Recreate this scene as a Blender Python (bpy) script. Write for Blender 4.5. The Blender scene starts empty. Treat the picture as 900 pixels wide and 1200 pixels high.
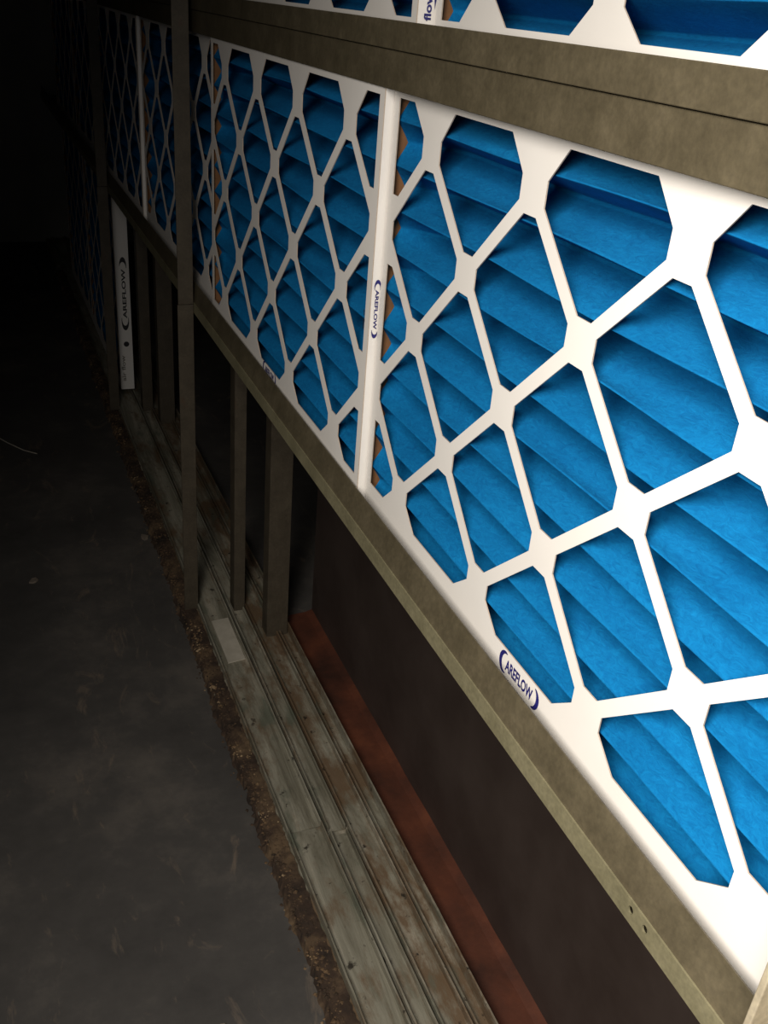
import bpy, bmesh, math, random
from mathutils import Vector, Matrix

random.seed(7)
scene = bpy.context.scene
C = scene.collection
H = 0.985                      # eye height above the floor; the filter face is the plane x = 0

# ------------------------------------------------------------------ camera
cam_d = bpy.data.cameras.new('camera')
cam = bpy.data.objects.new('camera', cam_d)
C.objects.link(cam)
RIGHT = Vector((0.92572036, -0.37029352, 0.07697096))
DOWN = Vector((-0.11210438, -0.46301795, -0.87923091))
FWD = Vector((0.36121244, 0.80529317, -0.47013667))
m3 = Matrix((RIGHT, -DOWN, -FWD)).transposed()
cam.matrix_world = Matrix.Translation((-0.31, 0.0, H)) @ m3.to_4x4()
cam_d.sensor_fit = 'AUTO'
cam_d.sensor_width = 36.0
cam_d.lens = 33.8044
cam_d.clip_start = 0.01
scene.camera = cam

# ------------------------------------------------------------------ light
world = bpy.data.worlds.new('world')
scene.world = world
world.use_nodes = True
bg = world.node_tree.nodes['Background']
bg.inputs['Color'].default_value = (0.75, 0.8, 0.9, 1)
bg.inputs['Strength'].default_value = 0.12

def area_light(name, loc, target, sx, sy, spread, power, col):
    d = bpy.data.lights.new(name, 'AREA')
    d.shape = 'RECTANGLE'
    d.size, d.size_y = sx, sy
    d.spread = math.radians(spread)
    d.energy = power
    d.color = col
    o = bpy.data.objects.new(name, d)
    C.objects.link(o)
    o.location = loc
    o.rotation_euler = (Vector(target) - Vector(loc)).to_track_quat('-Z', 'Y').to_euler()
    return o

# soft light from the open access hatch behind the photographer
area_light('hatch_light', (-0.53, -0.05, H + 0.17), (0.0, 0.20, H - 0.34), 0.36, 0.56, 114, 7.6, (1.0, 0.93, 0.84))

vs = scene.view_settings
scene.display_settings.display_device = 'sRGB'
vs.view_transform = 'Standard'
vs.look = 'None'
vs.exposure = 0.0
vs.gamma = 1.0
vs.use_curve_mapping = False

# ------------------------------------------------------------------ materials
def new_mat(name):
    m = bpy.data.materials.new(name)
    m.use_nodes = True
    nt = m.node_tree
    return m, nt, nt.nodes['Principled BSDF']

def ramp(nt, fac, stops):
    r = nt.nodes.new('ShaderNodeValToRGB')
    els = r.color_ramp.elements
    els[0].position, els[0].color = stops[0][0], (*stops[0][1], 1)
    els[1].position, els[1].color = stops[-1][0], (*stops[-1][1], 1)
    for p, c in stops[1:-1]:
        e = els.new(p)
        e.color = (*c, 1)
    nt.links.new(fac, r.inputs['Fac'])
    return r.outputs['Color']

def noise(nt, scale, detail=4, rough=0.55, stretch=(1, 1, 1), coord='Object', dist=0.0):
    tc = nt.nodes.new('ShaderNodeTexCoord')
    mp = nt.nodes.new('ShaderNodeMapping')
    mp.inputs['Scale'].default_value = stretch
    n = nt.nodes.new('ShaderNodeTexNoise')
    n.inputs['Scale'].default_value = scale
    n.inputs['Detail'].default_value = detail
    n.inputs['Roughness'].default_value = rough
    n.inputs['Distortion'].default_value = dist
    nt.links.new(tc.outputs[coord], mp.inputs['Vector'])
    nt.links.new(mp.outputs['Vector'], n.inputs['Vector'])
    return n.outputs['Fac']

def mixc(nt, fac, a, b, mode='MIX'):
    m = nt.nodes.new('ShaderNodeMix')
    m.data_type = 'RGBA'
    m.blend_type = mode
    if isinstance(fac, float):
        m.inputs['Factor'].default_value = fac
    else:
        nt.links.new(fac, m.inputs['Factor'])
    for s, v in (('A', a), ('B', b)):
        sock = [i for i in m.inputs if i.name == s and i.type == 'RGBA'][0]
        if isinstance(v, tuple):
            sock.default_value = (*v, 1)
        else:
            nt.links.new(v, sock)
    return [o for o in m.outputs if o.type == 'RGBA'][0]

def bump(nt, bsdf, h, strength, dist):
    b = nt.nodes.new('ShaderNodeBump')
    b.inputs['Strength'].default_value = strength
    b.inputs['Distance'].default_value = dist
    nt.links.new(h, b.inputs['Height'])
    nt.links.new(b.outputs['Normal'], bsdf.inputs['Normal'])

def mat_noise(name, stops, scale, rough=0.6, metal=0.0, stretch=(1, 1, 1), bscale=None, bstr=0.2, bdist=0.001, detail=5, spec=0.5):
    m, nt, b = new_mat(name)
    f = noise(nt, scale, detail, 0.6, stretch)
    nt.links.new(ramp(nt, f, stops), b.inputs['Base Color'])
    b.inputs['Roughness'].default_value = rough
    b.inputs['Metallic'].default_value = metal
    b.inputs['Specular IOR Level'].default_value = spec
    if bscale:
        bump(nt, b, noise(nt, bscale, 4, 0.6, stretch), bstr, bdist)
    return m

M = {}
M['board'] = mat_noise('white_board', [(0.3, (0.78, 0.75, 0.71)), (0.7, (0.84, 0.815, 0.78))], 6, rough=0.55, bscale=500, bstr=0.08, bdist=0.0003)
M['kraft'] = mat_noise('kraft_board', [(0.3, (0.15, 0.066, 0.022)), (0.7, (0.22, 0.1, 0.035))], 60, rough=0.8)
M['cut'] = mat_noise('board_cut_edge', [(0.3, (0.42, 0.34, 0.27)), (0.7, (0.5, 0.42, 0.34))], 200, rough=0.8)

def make_media():
    m, nt, b = new_mat('blue_media')
    big = noise(nt, 22, 4, 0.6, (1, 0.6, 1))
    fine = noise(nt, 210, 8, 0.78, (1, 0.5, 1), dist=1.6)
    c1 = ramp(nt, big, [(0.3, (0.003, 0.170, 0.45)), (0.7, (0.005, 0.21, 0.53))])
    c2 = ramp(nt, fine, [(0.32, (0.62, 0.70, 0.76)), (0.68, (1.45, 1.28, 1.18))])
    nt.links.new(mixc(nt, 1.0, c1, c2, 'MULTIPLY'), b.inputs['Base Color'])
    b.inputs['Roughness'].default_value = 0.95
    b.inputs['Specular IOR Level'].default_value = 0.12
    bump(nt, b, fine, 0.5, 0.0016)
    tr = nt.nodes.new('ShaderNodeBsdfTranslucent')
    tr.inputs['Color'].default_value = (0.012, 0.22, 0.55, 1)
    mx = nt.nodes.new('ShaderNodeMixShader')
    mx.inputs[0].default_value = 0.22
    out = [n for n in nt.nodes if n.type == 'OUTPUT_MATERIAL'][0]
    nt.links.new(b.outputs[0], mx.inputs[1])
    nt.links.new(tr.outputs[0], mx.inputs[2])
    nt.links.new(mx.outputs[0], out.inputs['Surface'])
    return m
M['media'] = make_media()

def make_galv(name, lo, mid, hi, rust=0.0):
    m, nt, b = new_mat(name)
    f = noise(nt, 34, 6, 0.65)
    s = noise(nt, 260, 4, 0.6)
    c = ramp(nt, f, [(0.28, lo), (0.5, mid), (0.74, hi)])
    c = mixc(nt, 1.0, c, ramp(nt, s, [(0.3, (0.84, 0.84, 0.84)), (0.7, (1.12, 1.12, 1.1))]), 'MULTIPLY')
    if rust:
        rf = ramp(nt, noise(nt, 9, 6, 0.7), [(0.62 - rust, (0, 0, 0)), (0.72, (1, 1, 1))])
        c = mixc(nt, rf, c, (0.09, 0.04, 0.02))
    nt.links.new(c, b.inputs['Base Color'])
    b.inputs['Roughness'].default_value = 0.55
    b.inputs['Metallic'].default_value = 0.15
    bump(nt, b, s, 0.12, 0.0006)
    return m
M['galv'] = make_galv('dull_galvanised_steel', (0.072, 0.059, 0.035), (0.098, 0.081, 0.049), (0.135, 0.112, 0.070))
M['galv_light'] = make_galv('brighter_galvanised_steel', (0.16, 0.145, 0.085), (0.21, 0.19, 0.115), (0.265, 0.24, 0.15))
M['post'] = make_galv('galvanised_angle_steel', (0.055, 0.044, 0.03), (0.075, 0.061, 0.042), (0.1, 0.082, 0.057), 0.02)
M['post_lit'] = make_galv('lit_angle_steel', (0.36, 0.31, 0.22), (0.42, 0.365, 0.265), (0.47, 0.41, 0.3))  # angle steel of the near post, the strong light on it put into the colour

def make_track(name, br):
    m, nt, b = new_mat(name)
    st = noise(nt, 26, 8, 0.72, (1.0, 0.12, 1.0), dist=0.6)
    bl = noise(nt, 13, 7, 0.7, (1.6, 0.6, 1))
    c = ramp(nt, st, [(0.3, (0.07, 0.06, 0.042)), (0.43, (0.18, 0.168, 0.125)), (0.55, (0.30, 0.285, 0.225)), (0.68, (0.5, 0.455, 0.36))])
    c = mixc(nt, ramp(nt, bl, [(0.5 - br, (0, 0, 0)), (0.64 - br, (0.9, 0.9, 0.9))]), c, (0.15, 0.095, 0.052))
    g = noise(nt, 19, 5, 0.6, (1.5, 0.5, 1), dist=0.4)
    c = mixc(nt, ramp(nt, g, [(0.56, (0, 0, 0)), (0.66, (0.75, 0.75, 0.75))]), c, (0.12, 0.135, 0.1))
    d = noise(nt, 60, 5, 0.6)
    c = mixc(nt, ramp(nt, d, [(0.63, (0, 0, 0)), (0.7, (0.9, 0.9, 0.9))]), c, (0.018, 0.014, 0.01))
    nt.links.new(c, b.inputs['Base Color'])
    b.inputs['Roughness'].default_value = 0.6
    b.inputs['Metallic'].default_value = 0.1
    bump(nt, b, st, 0.5, 0.003)
    return m
M['track'] = make_track('weathered_track_steel', 0.0)
M['track_brown'] = make_track('stained_track_steel', 0.10)
M['shim'] = mat_noise('bare_pale_steel', [(0.3, (0.42, 0.39, 0.32)), (0.7, (0.55, 0.51, 0.43))], 40, rough=0.5)
M['rust'] = mat_noise('rusted_steel', [(0.3, (0.036, 0.011, 0.005)), (0.55, (0.095, 0.026, 0.011)), (0.75, (0.165, 0.048, 0.018))], 11, rough=0.75, bscale=120, bstr=0.4)
M['panel'] = mat_noise('dark_painted_sheet', [(0.3, (0.034, 0.022, 0.018)), (0.7, (0.058, 0.042, 0.036))], 9, rough=0.6, bscale=80, bstr=0.15)
M['debris'] = mat_noise('rust_crumbs', [(0.32, (0.022, 0.014, 0.009)), (0.47, (0.06, 0.036, 0.02)), (0.58, (0.14, 0.085, 0.042)), (0.68, (0.36, 0.26, 0.15))], 34, rough=0.9, bscale=260, bstr=0.5)
M['dirt'] = mat_noise('caked_rust_dirt', [(0.35, (0.02, 0.013, 0.009)), (0.5, (0.05, 0.03, 0.018)), (0.65, (0.13, 0.085, 0.046))], 22, rough=0.9, bscale=400, bstr=0.3)
M['dark'] = mat_noise('plenum_dark_steel', [(0.3, (0.02, 0.018, 0.015)), (0.7, (0.035, 0.03, 0.026))], 5, rough=0.8)
M['wall'] = mat_noise('dusty_sheet_wall', [(0.3, (0.16, 0.148, 0.115)), (0.7, (0.22, 0.2, 0.16))], 5, rough=0.7)
M['flake'] = mat_noise('pale_flake', [(0.3, (0.17, 0.14, 0.11)), (0.7, (0.24, 0.2, 0.16))], 80, rough=0.8)
M['ink'] = mat_noise('blue_ink', [(0.3, (0.012, 0.012, 0.12)), (0.7, (0.018, 0.018, 0.17))], 80, rough=0.5)
M['ink_grey'] = mat_noise('grey_ink', [(0.3, (0.2, 0.19, 0.17)), (0.7, (0.26, 0.25, 0.22))], 80, rough=0.5)
M['ink_black'] = mat_noise('black_ink', [(0.3, (0.02, 0.02, 0.025)), (0.7, (0.03, 0.03, 0.035))], 80, rough=0.5)

def make_floor():
    m, nt, b = new_mat('scuffed_dark_floor')
    f = noise(nt, 5, 8, 0.7)
    sc = noise(nt, 16, 7, 0.7, (1.0, 0.35, 1), dist=2.0)
    c = ramp(nt, f, [(0.3, (0.052, 0.049, 0.047)), (0.52, (0.08, 0.075, 0.07)), (0.72, (0.14, 0.125, 0.11))])
    c = mixc(nt, ramp(nt, sc, [(0.58, (0, 0, 0)), (0.72, (0.8, 0.8, 0.8))]), c, (0.19, 0.15, 0.115))
    nt.links.new(c, b.inputs['Base Color'])
    b.inputs['Roughness'].default_value = 0.6
    b.inputs['Specular IOR Level'].default_value = 0.3
    bump(nt, b, f, 0.2, 0.004)
    return m
M['floor'] = make_floor()

# ------------------------------------------------------------------ mesh helpers
class MB:
    def __init__(self):
        self.v, self.f, self.mi = [], [], []
    def add(self, verts, faces, mi=0):
        o = len(self.v)
        self.v += [tuple(x) for x in verts]
        self.f += [tuple(i + o for i in f) for f in faces]
        self.mi += [mi] * len(faces)
        return self
    def box(self, a, b, mi=0):
        (x0, y0, z0), (x1, y1, z1) = a, b
        vs_ = [(x0, y0, z0), (x1, y0, z0), (x1, y1, z0), (x0, y1, z0), (x0, y0, z1), (x1, y0, z1), (x1, y1, z1), (x0, y1, z1)]
        return self.add(vs_, [(3, 2, 1, 0), (4, 5, 6, 7), (0, 1, 5, 4), (1, 2, 6, 5), (2, 3, 7, 6), (3, 0, 4, 7)], mi)
    def loft_y(self, poly, y0, y1, n=1, wob=0.0, mi=0):
        """closed polygon of (x, z) swept along y"""
        k = len(poly)
        vs_, fs = [], []
        for i in range(n + 1):
            y = y0 + (y1 - y0) * i / n
            for (x, z) in poly:
                vs_.append((x + random.uniform(-wob, wob), y, z + random.uniform(-wob, wob)))
        for i in range(n):
            for j in range(k):
                a, b = i * k + j, i * k + (j + 1) % k
                fs.append((a, b, b + k, a + k))
        fs.append(tuple(range(k))[::-1])
        fs.append(tuple(n * k + j for j in range(k)))
        return self.add(vs_, fs, mi)
    def build(self, name, mats, parent=None, origin=None, smooth=False, bevel=0.0):
        if parent is not None:
            o3 = Vector(parent.location)
        elif origin is not None:
            o3 = Vector(origin)
        else:
            xs, ys, zs = zip(*self.v)
            o3 = Vector(((min(xs) + max(xs)) / 2, (min(ys) + max(ys)) / 2, min(zs)))
        me = bpy.data.meshes.new(name)
        me.from_pydata([Vector(x) - o3 for x in self.v], [], self.f)
        if not isinstance(mats, (list, tuple)):
            mats = [mats]
        for m in mats:
            me.materials.append(m)
        for p, i in zip(me.polygons, self.mi):
            p.material_index = i
            p.use_smooth = smooth
        me.update()
        bm = bmesh.new()
        bm.from_mesh(me)
        bmesh.ops.recalc_face_normals(bm, faces=bm.faces)
        bm.to_mesh(me)
        bm.free()
        ob = bpy.data.objects.new(name, me)
        C.objects.link(ob)
        if parent is not None:
            ob.parent = parent
        else:
            ob.location = o3
        if bevel:
            bv = ob.modifiers.new('bevel', 'BEVEL')
            bv.width = bevel
            bv.segments = 2
            bv.limit_method = 'ANGLE'
        return ob

def sheet_poly(line, t):
    """thicken an open (x, z) polyline into a closed polygon"""
    n = len(line)
    offs = []
    for i in range(n):
        ds = []
        if i > 0:
            ds.append(Vector((line[i][0] - line[i-1][0], line[i][1] - line[i-1][1])).normalized())
        if i < n - 1:
            ds.append(Vector((line[i+1][0] - line[i][0], line[i+1][1] - line[i][1])).normalized())
        ns = [Vector((-d.y, d.x)) for d in ds]
        nn = sum(ns, Vector((0, 0)))
        nn.normalize()
        offs.append(nn * (t / max(0.35, nn.dot(ns[0]))))
    return list(line) + [(line[i][0] + offs[i].x, line[i][1] + offs[i].y) for i in range(n - 1, -1, -1)]

def tag(o, label=None, cat=None, group=None, kind=None):
    if label: o['label'] = label
    if cat: o['category'] = cat
    if group: o['group'] = group
    if kind: o['kind'] = kind
    return o

def empty(name, loc, label=None, cat=None, group=None):
    o = bpy.data.objects.new(name, None)
    o.empty_display_size = 0.05
    C.objects.link(o)
    o.location = loc
    return tag(o, label, cat, group)

def copy_tree(o, parent=None):
    c = o.copy()
    C.objects.link(c)
    if parent is not None:
        c.parent = parent
    for ch in list(o.children):
        copy_tree(ch, c)
    return c

def plate(outer, holes, to3, thick, name, mats, parent):
    """flat die-cut plate: outer and holes are 2-D loops, to3(a, b, d) places a point at depth d"""
    bm = bmesh.new()
    edges, loops = [], []
    for lp in [outer] + holes:
        vs_ = [bm.verts.new((p[0], p[1], 0)) for p in lp]
        loops.append([tuple(p) for p in lp])
        for i in range(len(vs_)):
            edges.append(bm.edges.new((vs_[i], vs_[(i + 1) % len(vs_)])))
    bmesh.ops.triangle_fill(bm, use_beauty=True, use_dissolve=False, edges=edges)
    bm.verts.index_update()
    pts = [(v.co.x, v.co.y) for v in bm.verts]
    tris = [tuple(v.index for v in f.verts) for f in bm.faces]
    bm.free()
    mb = MB()
    mb.add([to3(a, b, 0) for a, b in pts], tris, 0)
    mb.add([to3(a, b, thick) for a, b in pts], tris, 2)
    for lp in loops:
        n = len(lp)
        mb.add([to3(*p, 0) for p in lp] + [to3(*p, thick) for p in lp],
               [(i, (i + 1) % n, n + (i + 1) % n, n + i) for i in range(n)], 1)
    origin = Vector(parent.location)
    me = bpy.data.meshes.new(name)
    me.from_pydata([Vector(x) - origin for x in mb.v], [], mb.f)
    for m in mats:
        me.materials.append(m)
    for p, i in zip(me.polygons, mb.mi):
        p.material_index = i
    ob = bpy.data.objects.new(name, me)
    C.objects.link(ob)
    ob.parent = parent
    return ob

def text_polys(txt, bold=0.0):
    cu = bpy.data.curves.new('txt', 'FONT')
    cu.body = txt
    cu.size = 1.0
    cu.offset = bold
    cu.resolution_u = 3
    to = bpy.data.objects.new('txt', cu)
    C.objects.link(to)
    dg = bpy.context.evaluated_depsgraph_get()
    me = to.evaluated_get(dg).to_mesh()
    vs_ = [tuple(v.co) for v in me.vertices]
    fs = [tuple(p.vertices) for p in me.polygons]
    to.evaluated_get(dg).to_mesh_clear()
    bpy.data.objects.remove(to)
    bpy.data.curves.remove(cu)
    return vs_, fs

def crescent(cx, cy, rx, ry, a0, a1, w, n=12):
    """2-D crescent stroke, thick in the middle of its arc"""
    vs_, fs = [], []
    for i in range(n + 1):
        t = i / n
        a = math.radians(a0 + (a1 - a0) * t)
        k = w * (0.25 + math.sin(math.pi * t))
        vs_ += [(cx + (rx + k / 2) * math.cos(a), cy + (ry + k / 2) * math.sin(a), 0),
                (cx + (rx - k / 2) * math.cos(a), cy + (ry - k / 2) * math.sin(a), 0)]
    for i in range(n):
        fs.append((2 * i, 2 * i + 1, 2 * i + 3, 2 * i + 2))
    return vs_, fs

def logo_polys():
    """the maker's mark: wordmark between two crescents, unit length"""
    tv, tf = text_polys('AREFLOW', 0.03)
    x0 = min(v[0] for v in tv); x1 = max(v[0] for v in tv); y1 = max(v[1] for v in tv)
    tv = [(0.155 + 0.70 * (v[0] - x0) / (x1 - x0), 0.15 * v[1] / y1 - 0.075, 0) for v in tv]
    out_v, out_f = list(tv), list(tf)
    for a in ((0.135, 0.0, 0.12, 0.135, 75, 285, 0.055), (0.865, 0.0, 0.12, 0.135, -90, 75, 0.055)):
        v, f = crescent(*a)
        o = len(out_v)
        out_v += v
        out_f += [tuple(i + o for i in q) for q in f]
    return out_v, out_f
LOGO = logo_polys()

def print_on(name, polys, org, dx, dy, lx, ly, mat, parent):
    """lay flat print on a surface: org is where (0,0) lands, dx / dy the 3-D reading and up directions"""
    org, dx, dy = Vector(org), Vector(dx), Vector(dy)
    vs_ = [org + dx * (v[0] * lx) + dy * (v[1] * ly) for v in polys[0]]
    mb = MB()
    mb.add(vs_, polys[1])
    o = mb.build(name, mat, parent)
    for ch in parent.children:                   # the print belongs to the board it is printed on
        if ch is o:
            continue
        base = ch.name.split('.')[0]
        if abs(dx.y) > 0.5 or abs(dy.y) > 0.5:
            hit = base == 'face_grid'
        else:
            hit = base == 'frame_board' and max(v.co.y for v in ch.data.vertices) < -W + 0.01
        if hit:
            o.parent = ch
            break
    return o

# ------------------------------------------------------------------ the setting
Y0, Y1 = -0.7, 4.2
def struct(name, mb, mat):
    o = mb.build(name, mat)
    return tag(o, kind='structure')

FZ = 0.0
mb = MB(); mb.box((-1.3, Y0, -0.05), (0.8, Y1, 0.0)); struct('floor', mb, M['floor'])
mb = MB(); mb.box((-1.35, Y1, 0.0), (0.85, Y1 + 0.05, 2.2)); struct('wall_back', mb, M['wall'])
mb = MB(); mb.box((-1.35, Y0, 0.0), (-1.3, Y1, 2.2)); struct('wall_left', mb, M['wall'])
mb = MB(); mb.box((0.8, Y0, 0.0), (0.85, Y1, 2.2)); struct('wall_right', mb, M['dark'])
mb = MB(); mb.box((-1.35, Y0, 2.2), (0.85, Y1 + 0.05, 2.25)); struct('ceiling', mb, M['wall'])
mb = MB(); mb.box((-0.012, Y0, H + 0.40), (0.012, Y1, 2.2)); struct('wall_upper', mb, M['wall'])

# ------------------------------------------------------------------ filter bank rails
def rail(name, line, t, label, wob=0.0):
    mb = MB()
    mb.loft_y(sheet_poly([(x, H + z) for x, z in line], t), Y0 + 0.1, Y1, 1)
    o = mb.build(name, M['galv'], bevel=0.0006)
    return tag(o, label, 'rail')

rail('support_rail', [(0.074, 0.0), (0.074, -0.0328), (-0.0116, -0.0328), (-0.0116, -0.0135)], -0.0012,
     'olive-grey galvanised rail carrying the top row of blue filters')
rail('support_rail', [(-0.0098, -0.0600), (-0.0098, -0.0334), (0.052, -0.0334), (0.052, -0.0596)], -0.0012,
     'olive-grey galvanised rail running along the top edge of the middle filter row')
rail('support_rail', [(-0.012, 0.315), (-0.012, 0.398), (0.074, 0.398), (0.074, 0.315)], -0.0012,
     'galvanised rail above the top row of filters, under the wall panel')

br = empty('support_rail', (0.0, 1.7, H - 0.438), 'olive-grey galvanised rail with two screw holes under the middle filter row', 'rail')
mb = MB()
mb.loft_y(sheet_poly([(x, H + z) for x, z in [(0.052, -0.400), (0.052, -0.426), (-0.0105, -0.426), (-0.0105, -0.399), (-0.0125, -0.3975), (-0.0175, -0.4235)]], 0.0010), Y0 + 0.1, Y1, 1)
mb.build('filter_channel', M['galv'], br, bevel=0.0003)
def circle(cy, cz, ry, rz, n=14):
    return [(cy + ry * math.cos(2 * math.pi * i / n), cz + rz * math.sin(2 * math.pi * i / n)) for i in range(n)]
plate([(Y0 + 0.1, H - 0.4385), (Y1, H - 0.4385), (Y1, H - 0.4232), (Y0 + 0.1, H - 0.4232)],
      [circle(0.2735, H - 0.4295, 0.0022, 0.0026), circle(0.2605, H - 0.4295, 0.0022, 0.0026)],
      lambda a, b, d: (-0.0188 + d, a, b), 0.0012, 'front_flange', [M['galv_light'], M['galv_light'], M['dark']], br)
mb = MB()
mb.loft_y(sheet_poly([(-0.0176, H - 0.4380), (0.052, H - 0.4380), (0.052, H - 0.4275)], 0.001), Y0 + 0.1, Y1, 1)
mb.build('bottom_web', M['galv'], br)

# ------------------------------------------------------------------ filters
PY, QZ = 0.07398, 0.06907          # half pitches of the die-cut lattice
W = 8 * PY                         # filter width
PITCH = 0.0329                     # pleat pitch

def lattice_holes(ML):
    hs = []
    e = 0.13
    for m in range(0, ML + 1):
        for k in range(0, 9):
            if (k + m) % 2:
                continue
            if m % 2 == 1:                       # whole diamonds
                hs.append([(k - 0.8, m - 0.1), (k - 0.1, m - 0.8), (k + 0.1, m - 0.8), (k + 0.8, m - 0.1),
                           (k + 0.8, m + 0.1), (k + 0.1, m + 0.8), (k - 0.1, m + 0.8), (k - 0.8, m + 0.1)])
                continue
            top, bot = m == 0, m == ML
            up = [(-0.8, -0.12), (-0.55, -0.42), (0.55, -0.42), (0.8, -0.12)] if top else [(-0.8, -0.1), (-0.1, -0.8), (0.1, -0.8), (0.8, -0.1)]
            dn = [(0.8, 0.07), (0.53, 0.31), (-0.53, 0.31), (-0.8, 0.07)] if bot else [(0.8, 0.1), (0.1, 0.8), (-0.1, 0.8), (-0.8, 0.1)]
            if k in (0, 8):                      # halves beside the frame edge
                s = 1 if k == 0 else -1
                uu = [(e, -0.42), (0.52, -0.42), (0.8, -0.12)] if top else [(e, -0.6), (0.28, -0.6), (0.8, -0.1)]
                dd = [(0.8, 0.07), (0.55, 0.31), (e, 0.31)] if bot else [(0.8, 0.1), (0.28, 0.6), (e, 0.6)]
                lp = [(k + s * a, m + b) for a, b in uu + dd]
                hs.append(lp if s == 1 else lp[::-1])
            else:
                hs.append([(k + a, m + b) for a, b in up + dn])
    return hs

def make_filter(ML, m_top, m_bot, tip0=0.0116, DEP=0.047):
    """local frame: x = 0 is the face, y = 0 the far edge (lattice k = 0) and the filter runs to y = -W, z = 0 its bottom"""
    root = empty('pleated_filter', (0, 0, 0))
    hgt = (m_bot - m_top) * QZ
    zt = lambda m: (m_bot - m) * QZ
    yk = lambda k: -k * PY
    t = 0.0009
    holes = [[(yk(k), zt(m)) for k, m in lp] for lp in lattice_holes(ML)]
    plate([(0, 0), (-W, 0), (-W, hgt), (0, hgt)], holes, lambda a, b, d: (d, a, b), t, 'face_grid', [M['board'], M['cut'], M['kraft']], root)
    # box boards: white outside, kraft inside
    def board(a, b, inner):
        mb = MB()
        mb.box(a, b)
        n = {'-y': 2, '+y': 4, '-z': 0, '+z': 1}[inner]
        mb.mi[n] = 1
        me = mb.build('frame_board', [M['board'], M['kraft']], root)
        return me
    board((t, -t, 0), (DEP, 0, hgt), '-y')
    board((t, -W, 0), (DEP, -W + t, hgt), '+y')
    board((t, -W + t, 0), (DEP, -t, t), '+z')
    board((t, -W + t, hgt - t), (DEP, -t, hgt), '-z')
    # pleated media
    half = [(0.0, 0.0), (0.02, 0.03), (0.05, 0.085), (0.12, 0.23), (0.22, 0.45), (0.34, 0.71), (0.45, 0.92), (0.5, 1.0)]
    cyc = half + [(1 - a, b) for a, b in half[-2:0:-1]]
    nc = len(cyc)
    z_lo, z_hi = t + 0.001, hgt - t - 0.001
    npl = int(hgt / PITCH) + 2
    prof = [(fx, tip0 + (i + fz - 1) * PITCH) for i in range(npl + 1) for fz, fx in cyc]
    prof = [q for q in prof if z_lo < q[1] < z_hi]
    prof = [(prof[0][0], z_lo)] + prof + [(prof[-1][0], z_hi)]
    ny = 40
    mb = MB()
    vs_, fs = [], []
    rnd = random.Random(ML)
    ph = [(rnd.uniform(0, 6.28), rnd.uniform(0.6, 1.4)) for _ in range(npl + 1)]
    L = W - 2 * t - 0.0012
    for j in range(ny + 1):
        q_ = j / ny
        q_ = q_ + 0.10 * math.sin(2 * math.pi * q_) / (2 * math.pi) * -6 * 0.15
        y = -t - 0.0006 - L * q_
        edge = min(L * q_, L * (1 - q_))
        dep = (DEP - 0.006) * (0.24 + 0.76 * min(1.0, edge / 0.045) ** 0.8)     # pleats close up where they are glued to the frame
        for i, (fx, z) in enumerate(prof):
            a, q = ph[min(npl, (i + nc // 2) // nc)]
            w_ = 0.0012 * math.sin(a + q * 9.4 * q_) * math.sin(math.pi * q_)
            vs_.append((t + 0.0025 + fx * dep + 0.4 * abs(w_), y, z + (w_ if 0 < i < len(prof) - 1 else 0)))
    n = len(prof)
    for j in range(ny):
        for i in range(n - 1):
            fs.append((j * n + i, j * n + i + 1, (j + 1) * n + i + 1, (j + 1) * n + i))
    mb.add(vs_, fs)
    mb.build('pleated_media', M['media'], root, smooth=True)
    return root

PROTO5 = make_filter(4, -0.60, 4.75)
PROTO7 = make_filter(6, -0.60, 6.75, DEP=0.034)
PROTOU = make_filter(4, -0.60, 4.58, tip0=0.0085)
used = {}
def put_filter(proto, loc, label, group):
    key = proto.name
    o = proto if key not in used else copy_tree(proto)
    used[key] = True
    o.location = loc
    return tag(o, label, 'air filter', group)

ZM = H - 0.1637 - 3.75 * QZ         # bottom of the middle row
G1 = 'blue pleated filters of the middle row'
FA = put_filter(PROTO5, (0.0, 0.738, ZM), 'nearest and largest blue pleated filter of the middle row', G1)
FB = put_filter(PROTO5, (-0.008, 0.7395 + W, ZM), 'second blue filter of the middle row, between the big near filter and the post', G1)
FC = put_filter(PROTO5, (0.0, 0.741 + 2 * W, ZM), 'blue filter of the middle row partly hidden behind the upright post', G1)
FD = put_filter(PROTO5, (-0.006, 0.7425 + 3 * W, ZM), 'blue filter of the middle row left of the upright post, its side edge catching light', G1)
FE = put_filter(PROTO5, (0.0, 0.744 + 4 * W, ZM), 'dim blue filter of the middle row beyond the distant post', G1)
FF = put_filter(PROTO5, (0.0, 0.7455 + 5 * W, ZM), 'farthest, nearly black blue filter at the end of the middle row', G1)
ZU = H - 0.011 - (4.58 - 4.31) * QZ
G2 = 'blue pleated filters of the top row'
UA = put_filter(PROTOU, (0.0206, 0.7225, ZU), 'nearest blue filter of the top row, cut off by the upper right corner', G2)
UB = put_filter(PROTOU, (0.0065, 0.725 + W, ZU), 'second blue filter of the top row, standing proud with a printed side edge', G2)
ZL = 0.027
G3 = 'blue pleated filters of the bottom row'
LA = put_filter(PROTO7, (0.0, 2.44 + W, ZL), 'tall blue filter far off in the bottom row, its white printed side edge exposed', G3)
LB = put_filter(PROTO7, (0.0, 2.4415 + 2 * W, ZL), 'farthest blue filter of the bottom row, lost in the dark', G3)

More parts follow.
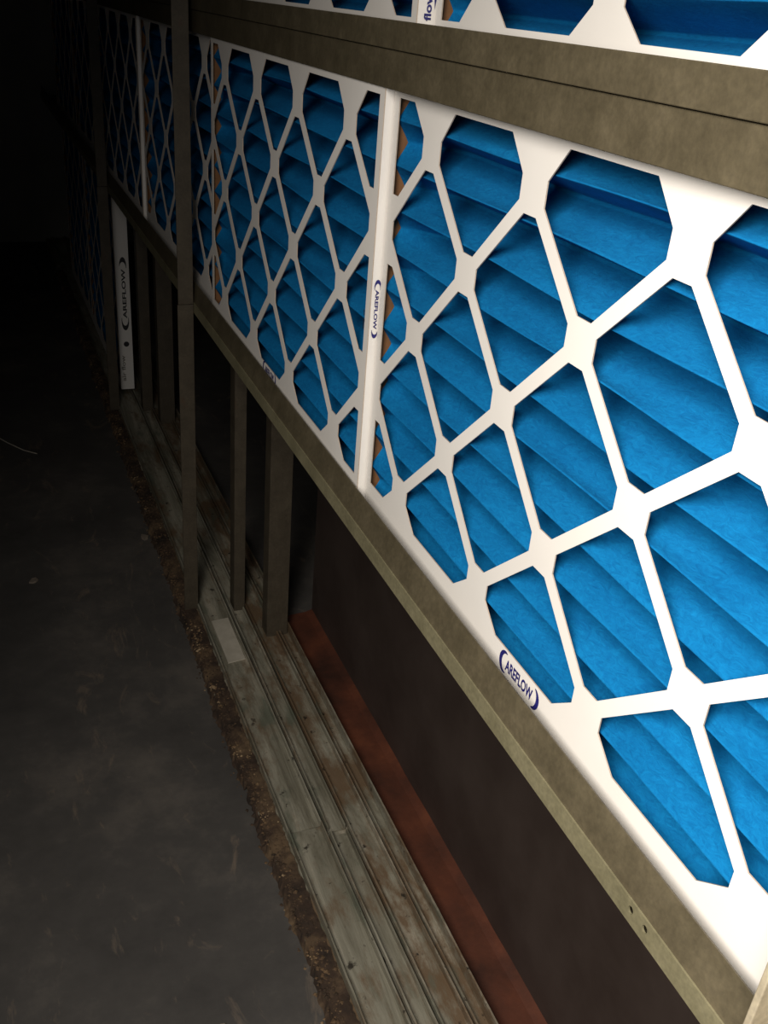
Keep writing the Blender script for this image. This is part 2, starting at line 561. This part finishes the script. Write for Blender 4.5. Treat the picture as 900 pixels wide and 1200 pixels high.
# print on the filters
XN, YN, ZP = Vector((-1, 0, 0)), Vector((0, -1, 0)), Vector((0, 0, 1))
bpy.context.view_layer.update()
def on_front(root, y, z):
    return (root.location.x - 0.0004, y, z)
print_on('logo', LOGO, on_front(FA, 0.469, H - 0.4025), (0, -1, 0), (0, 0, 1), 0.053, 0.060, M['ink'], FA)
print_on('logo', LOGO, on_front(FB, 0.469 + W + 0.0015, H - 0.3985), (0, -1, 0), (0, 0, 1), 0.053, 0.055, M['ink'], FB)
yb = 0.7395 - 0.0005
print_on('logo', LOGO, (-0.0023, yb, H - 0.2085), (0, 0, -1), (1, 0, 0), 0.049, 0.020, M['ink'], FB)
sm = text_polys('FILTER MEDIA', 0.0)
def fit(polys):
    x0 = min(v[0] for v in polys[0]); x1 = max(v[0] for v in polys[0])
    y0 = min(v[1] for v in polys[0]); y1 = max(v[1] for v in polys[0])
    return [((v[0] - x0) / (x1 - x0), (v[1] - y0) / (y1 - y0), 0) for v in polys[0]], polys[1]
AIR = fit(text_polys('air flow', 0.02))
FLOW = fit(text_polys('flow', 0.03))
ARROW = ([(0, 0.3, 0), (0.72, 0.3, 0), (0.72, 0.7, 0), (0, 0.7, 0), (0.7, 0.0, 0), (1, 0.5, 0), (0.7, 1, 0)], [(0, 1, 2, 3), (4, 5, 6)])
print_on('print', AIR, (-0.0084, 0.7395 + 0.0125, H - 0.236), (0, 0, -1), (0, -1, 0), 0.018, 0.004, M['ink_black'], FB)
yu = 0.725 - 0.0005
print_on('print', FLOW, (0.0180, yu, H - 0.0125), (0, 0, 1), (-1, 0, 0), 0.019, 0.0058, M['ink'], UB)
print_on('arrow_mark', ARROW, (0.0186, yu, H + 0.045), (0, 0, -1), (1, 0, 0), 0.050, 0.0035, M['ink'], UB)
yl = 2.44 - 0.0006
print_on('logo', LOGO, (0.019, yl, H - 0.795), (0, 0, 1), (-1, 0, 0), 0.18, 0.062, M['ink_black'], LA)
dot = ([(math.cos(a * math.pi / 6), math.sin(a * math.pi / 6), 0) for a in range(12)], [tuple(range(12))])
print_on('print', dot, (0.019, yl, H - 0.835), (0, 0, 1), (-1, 0, 0), 0.007, 0.007, M['ink_black'], LA)
print_on('print', AIR, (0.014, yl, H - 0.935), (0, 0, 1), (-1, 0, 0), 0.07, 0.010, M['ink_grey'], LA)

# ------------------------------------------------------------------ front uprights: steel angles standing on the sill
def angle_post(y, label, zb, zt, s=1, mat='post'):
    t = 0.0035
    r = empty('angle_post', (-0.027, y, zb), label, 'post', 'upright steel angles in front of the filters')
    zs = H - 0.425
    for (a, b, dx, nm) in ((zs, zt, 0.0, 'upper_angle'), (zb, zs - 0.0008, -0.0012, 'lower_angle')):
        mb = MB()
        poly = [(-0.042 + dx, y), (-0.0195, y), (-0.0195, y + s * 0.038), (-0.0195 - t, y + s * 0.038), (-0.0195 - t, y + s * t), (-0.042 + dx, y + s * t)]
        vs_ = [(px, py, a) for px, py in poly] + [(px, py, b) for px, py in poly]
        n = len(poly)
        mb.add(vs_, [(i, (i + 1) % n, n + (i + 1) % n, n + i) for i in range(n)] + [tuple(range(n))[::-1], tuple(range(n, 2 * n))])
        mb.build(nm, M[mat], r, bevel=0.0006)
    return r
SILL = 0.012
angle_post(0.1745, 'brightly lit steel angle post in the lower right corner of the view', SILL, 2.19, -1, 'post_lit')
angle_post(1.408, 'tall olive steel angle post crossing the filter bank left of the centre', SILL, 2.19)
angle_post(2.335, 'distant steel angle post beside the exposed white filter edge', SILL, 2.19)

# inner uprights behind the empty bottom row
def channel_post(x0, x1, y, label, zb, zt):
    t = 0.003
    r = empty('channel_post', ((x0 + x1) / 2, y, zb), label, 'post', 'channel uprights inside the empty bottom row')
    mb = MB(); mb.box((x0, y, zb), (x1, y + t, zt)); mb.build('web', M['post'], r, bevel=0.0005)
    for xx in (x0, x1 - t):
        mb = MB(); mb.box((xx, y + t, zb), (xx + t, y + 0.03, zt)); mb.build('flange', M['post'], r, bevel=0.0005)
    return r
TZ = 0.0155
channel_post(0.0375, 0.0565, 1.38, 'narrow steel upright in the empty bottom row, beside the tall front post', TZ, H - 0.4395)
channel_post(0.0715, 0.1075, 1.29, 'wide steel upright in the empty bottom row, next to the dark panel', TZ, H - 0.4395)
channel_post(0.0345, 0.060, 2.31, 'narrow distant steel upright between the white filter edge and the front post', TZ, H - 0.4395)
channel_post(0.062, 0.098, 2.22, 'wide distant steel upright half hidden left of the front post', TZ, H - 0.4395)

# ------------------------------------------------------------------ sill and tracks
mb = MB(); mb.loft_y([(-0.046, 0.0), (0.114, 0.0), (0.114, 0.012), (-0.046, 0.012)], Y0 + 0.1, Y1, 40, 0.0004)
tag(mb.build('steel_sill', M['track_brown']), 'long weathered steel sill under the bottom tracks on the floor', 'sill')
def track(x0, x1, ya, yb_, hl, hr, label, mat='track'):
    mb = MB()
    z = 0.0127
    line = [(x0, z + hl), (x0, z), (x1, z), (x1, z + hr)]
    poly = sheet_poly(line, 0.0022)
    mb.loft_y(poly, ya, yb_, 60, 0.0003)
    return tag(mb.build('track_channel', M[mat]), label, 'channel', 'weathered steel tracks on the sill')
track(-0.021, 0.0265, Y0 + 0.1, 0.862, 0.012, 0.012, 'front grey-green steel track, near length up to the splice')
track(-0.021, 0.0265, 0.864, Y1, 0.010, 0.010, 'front grey-green steel track, far length beyond the splice')
track(0.0300, 0.0550, Y0 + 0.1, 0.842, 0.013, 0.009, 'narrow middle steel track, near length')
track(0.0300, 0.0550, 0.850, Y1, 0.011, 0.009, 'narrow middle steel track, far length running between the uprights')
track(0.0585, 0.0900, Y0 + 0.1, Y1, 0.010, 0.012, 'third steel track, brown stained, behind the narrow middle one', 'track_brown')
track(0.0930, 0.1120, Y0 + 0.1, Y1, 0.012, 0.020, 'rear steel track beside the rusty red strip', 'track_brown')
mb = MB()
mb.add([(-0.008, 1.236, TZ), (0.0215, 1.240, TZ), (0.0220, 1.361, TZ), (-0.0075, 1.358, TZ),
        (-0.008, 1.236, TZ + 0.002), (0.0215, 1.240, TZ + 0.002), (0.0220, 1.361, TZ + 0.002), (-0.0075, 1.358, TZ + 0.002)],
       [(3, 2, 1, 0), (4, 5, 6, 7), (0, 1, 5, 4), (1, 2, 6, 5), (2, 3, 7, 6), (3, 0, 4, 7)])
tag(mb.build('shim_plate', M['shim']), 'pale bare steel shim plate lying in the front track by the post', 'plate')

# blank-off panel with rusted foot
bp_ = empty('blanking_panel', (0.172, 0.4, 0.0), 'dark brown sheet panel with a rusted red foot behind the tracks', 'panel')
mb = MB(); mb.box((0.172, Y0 + 0.1, 0.0), (0.176, 1.352, H - 0.30)); mb.build('sheet', M['panel'], bp_)
mb = MB(); mb.loft_y([(0.1145, 0.0), (0.172, 0.0), (0.172, 0.014), (0.160, 0.010), (0.1145, 0.008)], Y0 + 0.1, 1.352, 50, 0.0005)
o = mb.build('foot_flange', M['rust'], bp_); o['label'] = 'rusted red foot flange'

# ------------------------------------------------------------------ rust and grit piled along the sill
rnd = random.Random(3)
mb = MB()
ny, nx = 800, 9
vs_, fs = [], []
for j in range(ny + 1):
    y = Y0 + 0.1 + (3.6 - Y0) * j / ny
    wv = 0.002 * math.sin(y * 21) + 0.002 * math.sin(y * 47 + 1) + rnd.uniform(-0.0025, 0.0025)
    for i in range(nx + 1):
        u_ = i / nx
        x = -0.052 + 0.8 * wv * (1 - u_) + u_ * 0.0285
        zt_ = 0.0145 * min(1, u_ * 2.2) * (0.97 + 0.1 * rnd.random())
        if i == 0: zt_ = 0.0002
        if x > -0.0485: zt_ = max(zt_, 0.0135)
        vs_.append((x + rnd.uniform(-0.0015, 0.0015), y, zt_))
for j in range(ny):
    for i in range(nx):
        a = j * (nx + 1) + i
        fs.append((a, a + 1, a + nx + 2, a + nx + 1))
mb.add(vs_, fs)
for _ in range(4200):
    y = Y0 + 0.15 + (2.6 - Y0) * rnd.random() ** 1.3
    x = min(-0.026, -0.040 + rnd.gauss(0, 0.007))
    r_ = rnd.uniform(0.001, 0.0036) * (1.3 if rnd.random() < 0.12 else 0.8)
    z = 0.0 if x < -0.051 else 0.0142
    pts = []
    for (ax, ay, az) in ((1, 0, 0), (-1, 0, 0), (0, 1, 0), (0, -1, 0), (0, 0, 1), (0, 0, -1)):
        q = r_ * rnd.uniform(0.6, 1.2)
        pts.append((x + ax * q, y + ay * q, max(0.0001, z + az * q * 0.7)))
    mb.add(pts, [(0, 2, 4), (2, 1, 4), (1, 3, 4), (3, 0, 4), (2, 0, 5), (1, 2, 5), (3, 1, 5), (0, 3, 5)], 1)
tag(mb.build('rust_grit', [M['dirt'], M['debris']], origin=(-0.04, 1.0, 0.0)), 'line of rust crumbs and grit piled along the sill edge', 'grit', kind='stuff')

# flakes and a wire on the floor
def flake(x, y, s, label):
    mb = MB()
    pts = []
    n = 7
    a0 = rnd.uniform(0, 6)
    for i in range(n):
        a = a0 + 2 * math.pi * i / n
        q = s * rnd.uniform(0.55, 1.1)
        pts.append((x + q * math.cos(a), y + q * 1.3 * math.sin(a)))
    mb.add([(a, b, 0.0003) for a, b in pts] + [(a, b, 0.0022 + rnd.uniform(0, 0.002)) for a, b in pts],
           [tuple(range(n))[::-1], tuple(range(n, 2 * n))] + [(i, (i + 1) % n, n + (i + 1) % n, n + i) for i in range(n)])
    tag(mb.build('paint_flake', M['flake']), label, 'flake', 'pale flakes on the floor')
flake(-0.0655, 1.70, 0.010, 'small pale flake on the dark floor left of the tall post base')
flake(-0.283, 1.59, 0.008, 'tiny pale flake alone on the dark floor at the left edge')
flake(-0.160, 0.635, 0.006, 'pale flake on the floor at the bottom edge of the view')

cu = bpy.data.curves.new('wire', 'CURVE')
cu.dimensions = '3D'
cu.bevel_depth = 0.0011
cu.bevel_resolution = 2
sp = cu.splines.new('POLY')
wp = [(-0.36, 2.33, 0.004), (-0.325, 2.27, 0.0015), (-0.295, 2.215, 0.0015), (-0.262, 2.165, 0.0013), (-0.235, 2.14, 0.0012)]
sp.points.add(len(wp) - 1)
for q, w in zip(sp.points, wp):
    q.co = (w[0] + 0.3, w[1] - 2.2, w[2], 1)
tmp = bpy.data.objects.new('wire_tmp', cu)
C.objects.link(tmp)
dg = bpy.context.evaluated_depsgraph_get()
me = bpy.data.meshes.new_from_object(tmp.evaluated_get(dg))
bpy.data.objects.remove(tmp)
me.materials.clear()
me.materials.append(M['shim'])
wo = bpy.data.objects.new('wire_offcut', me)
C.objects.link(wo)
wo.location = (-0.3, 2.2, 0.0)
tag(wo, 'thin bright wire offcut lying on the dark floor at the left edge', 'wire')
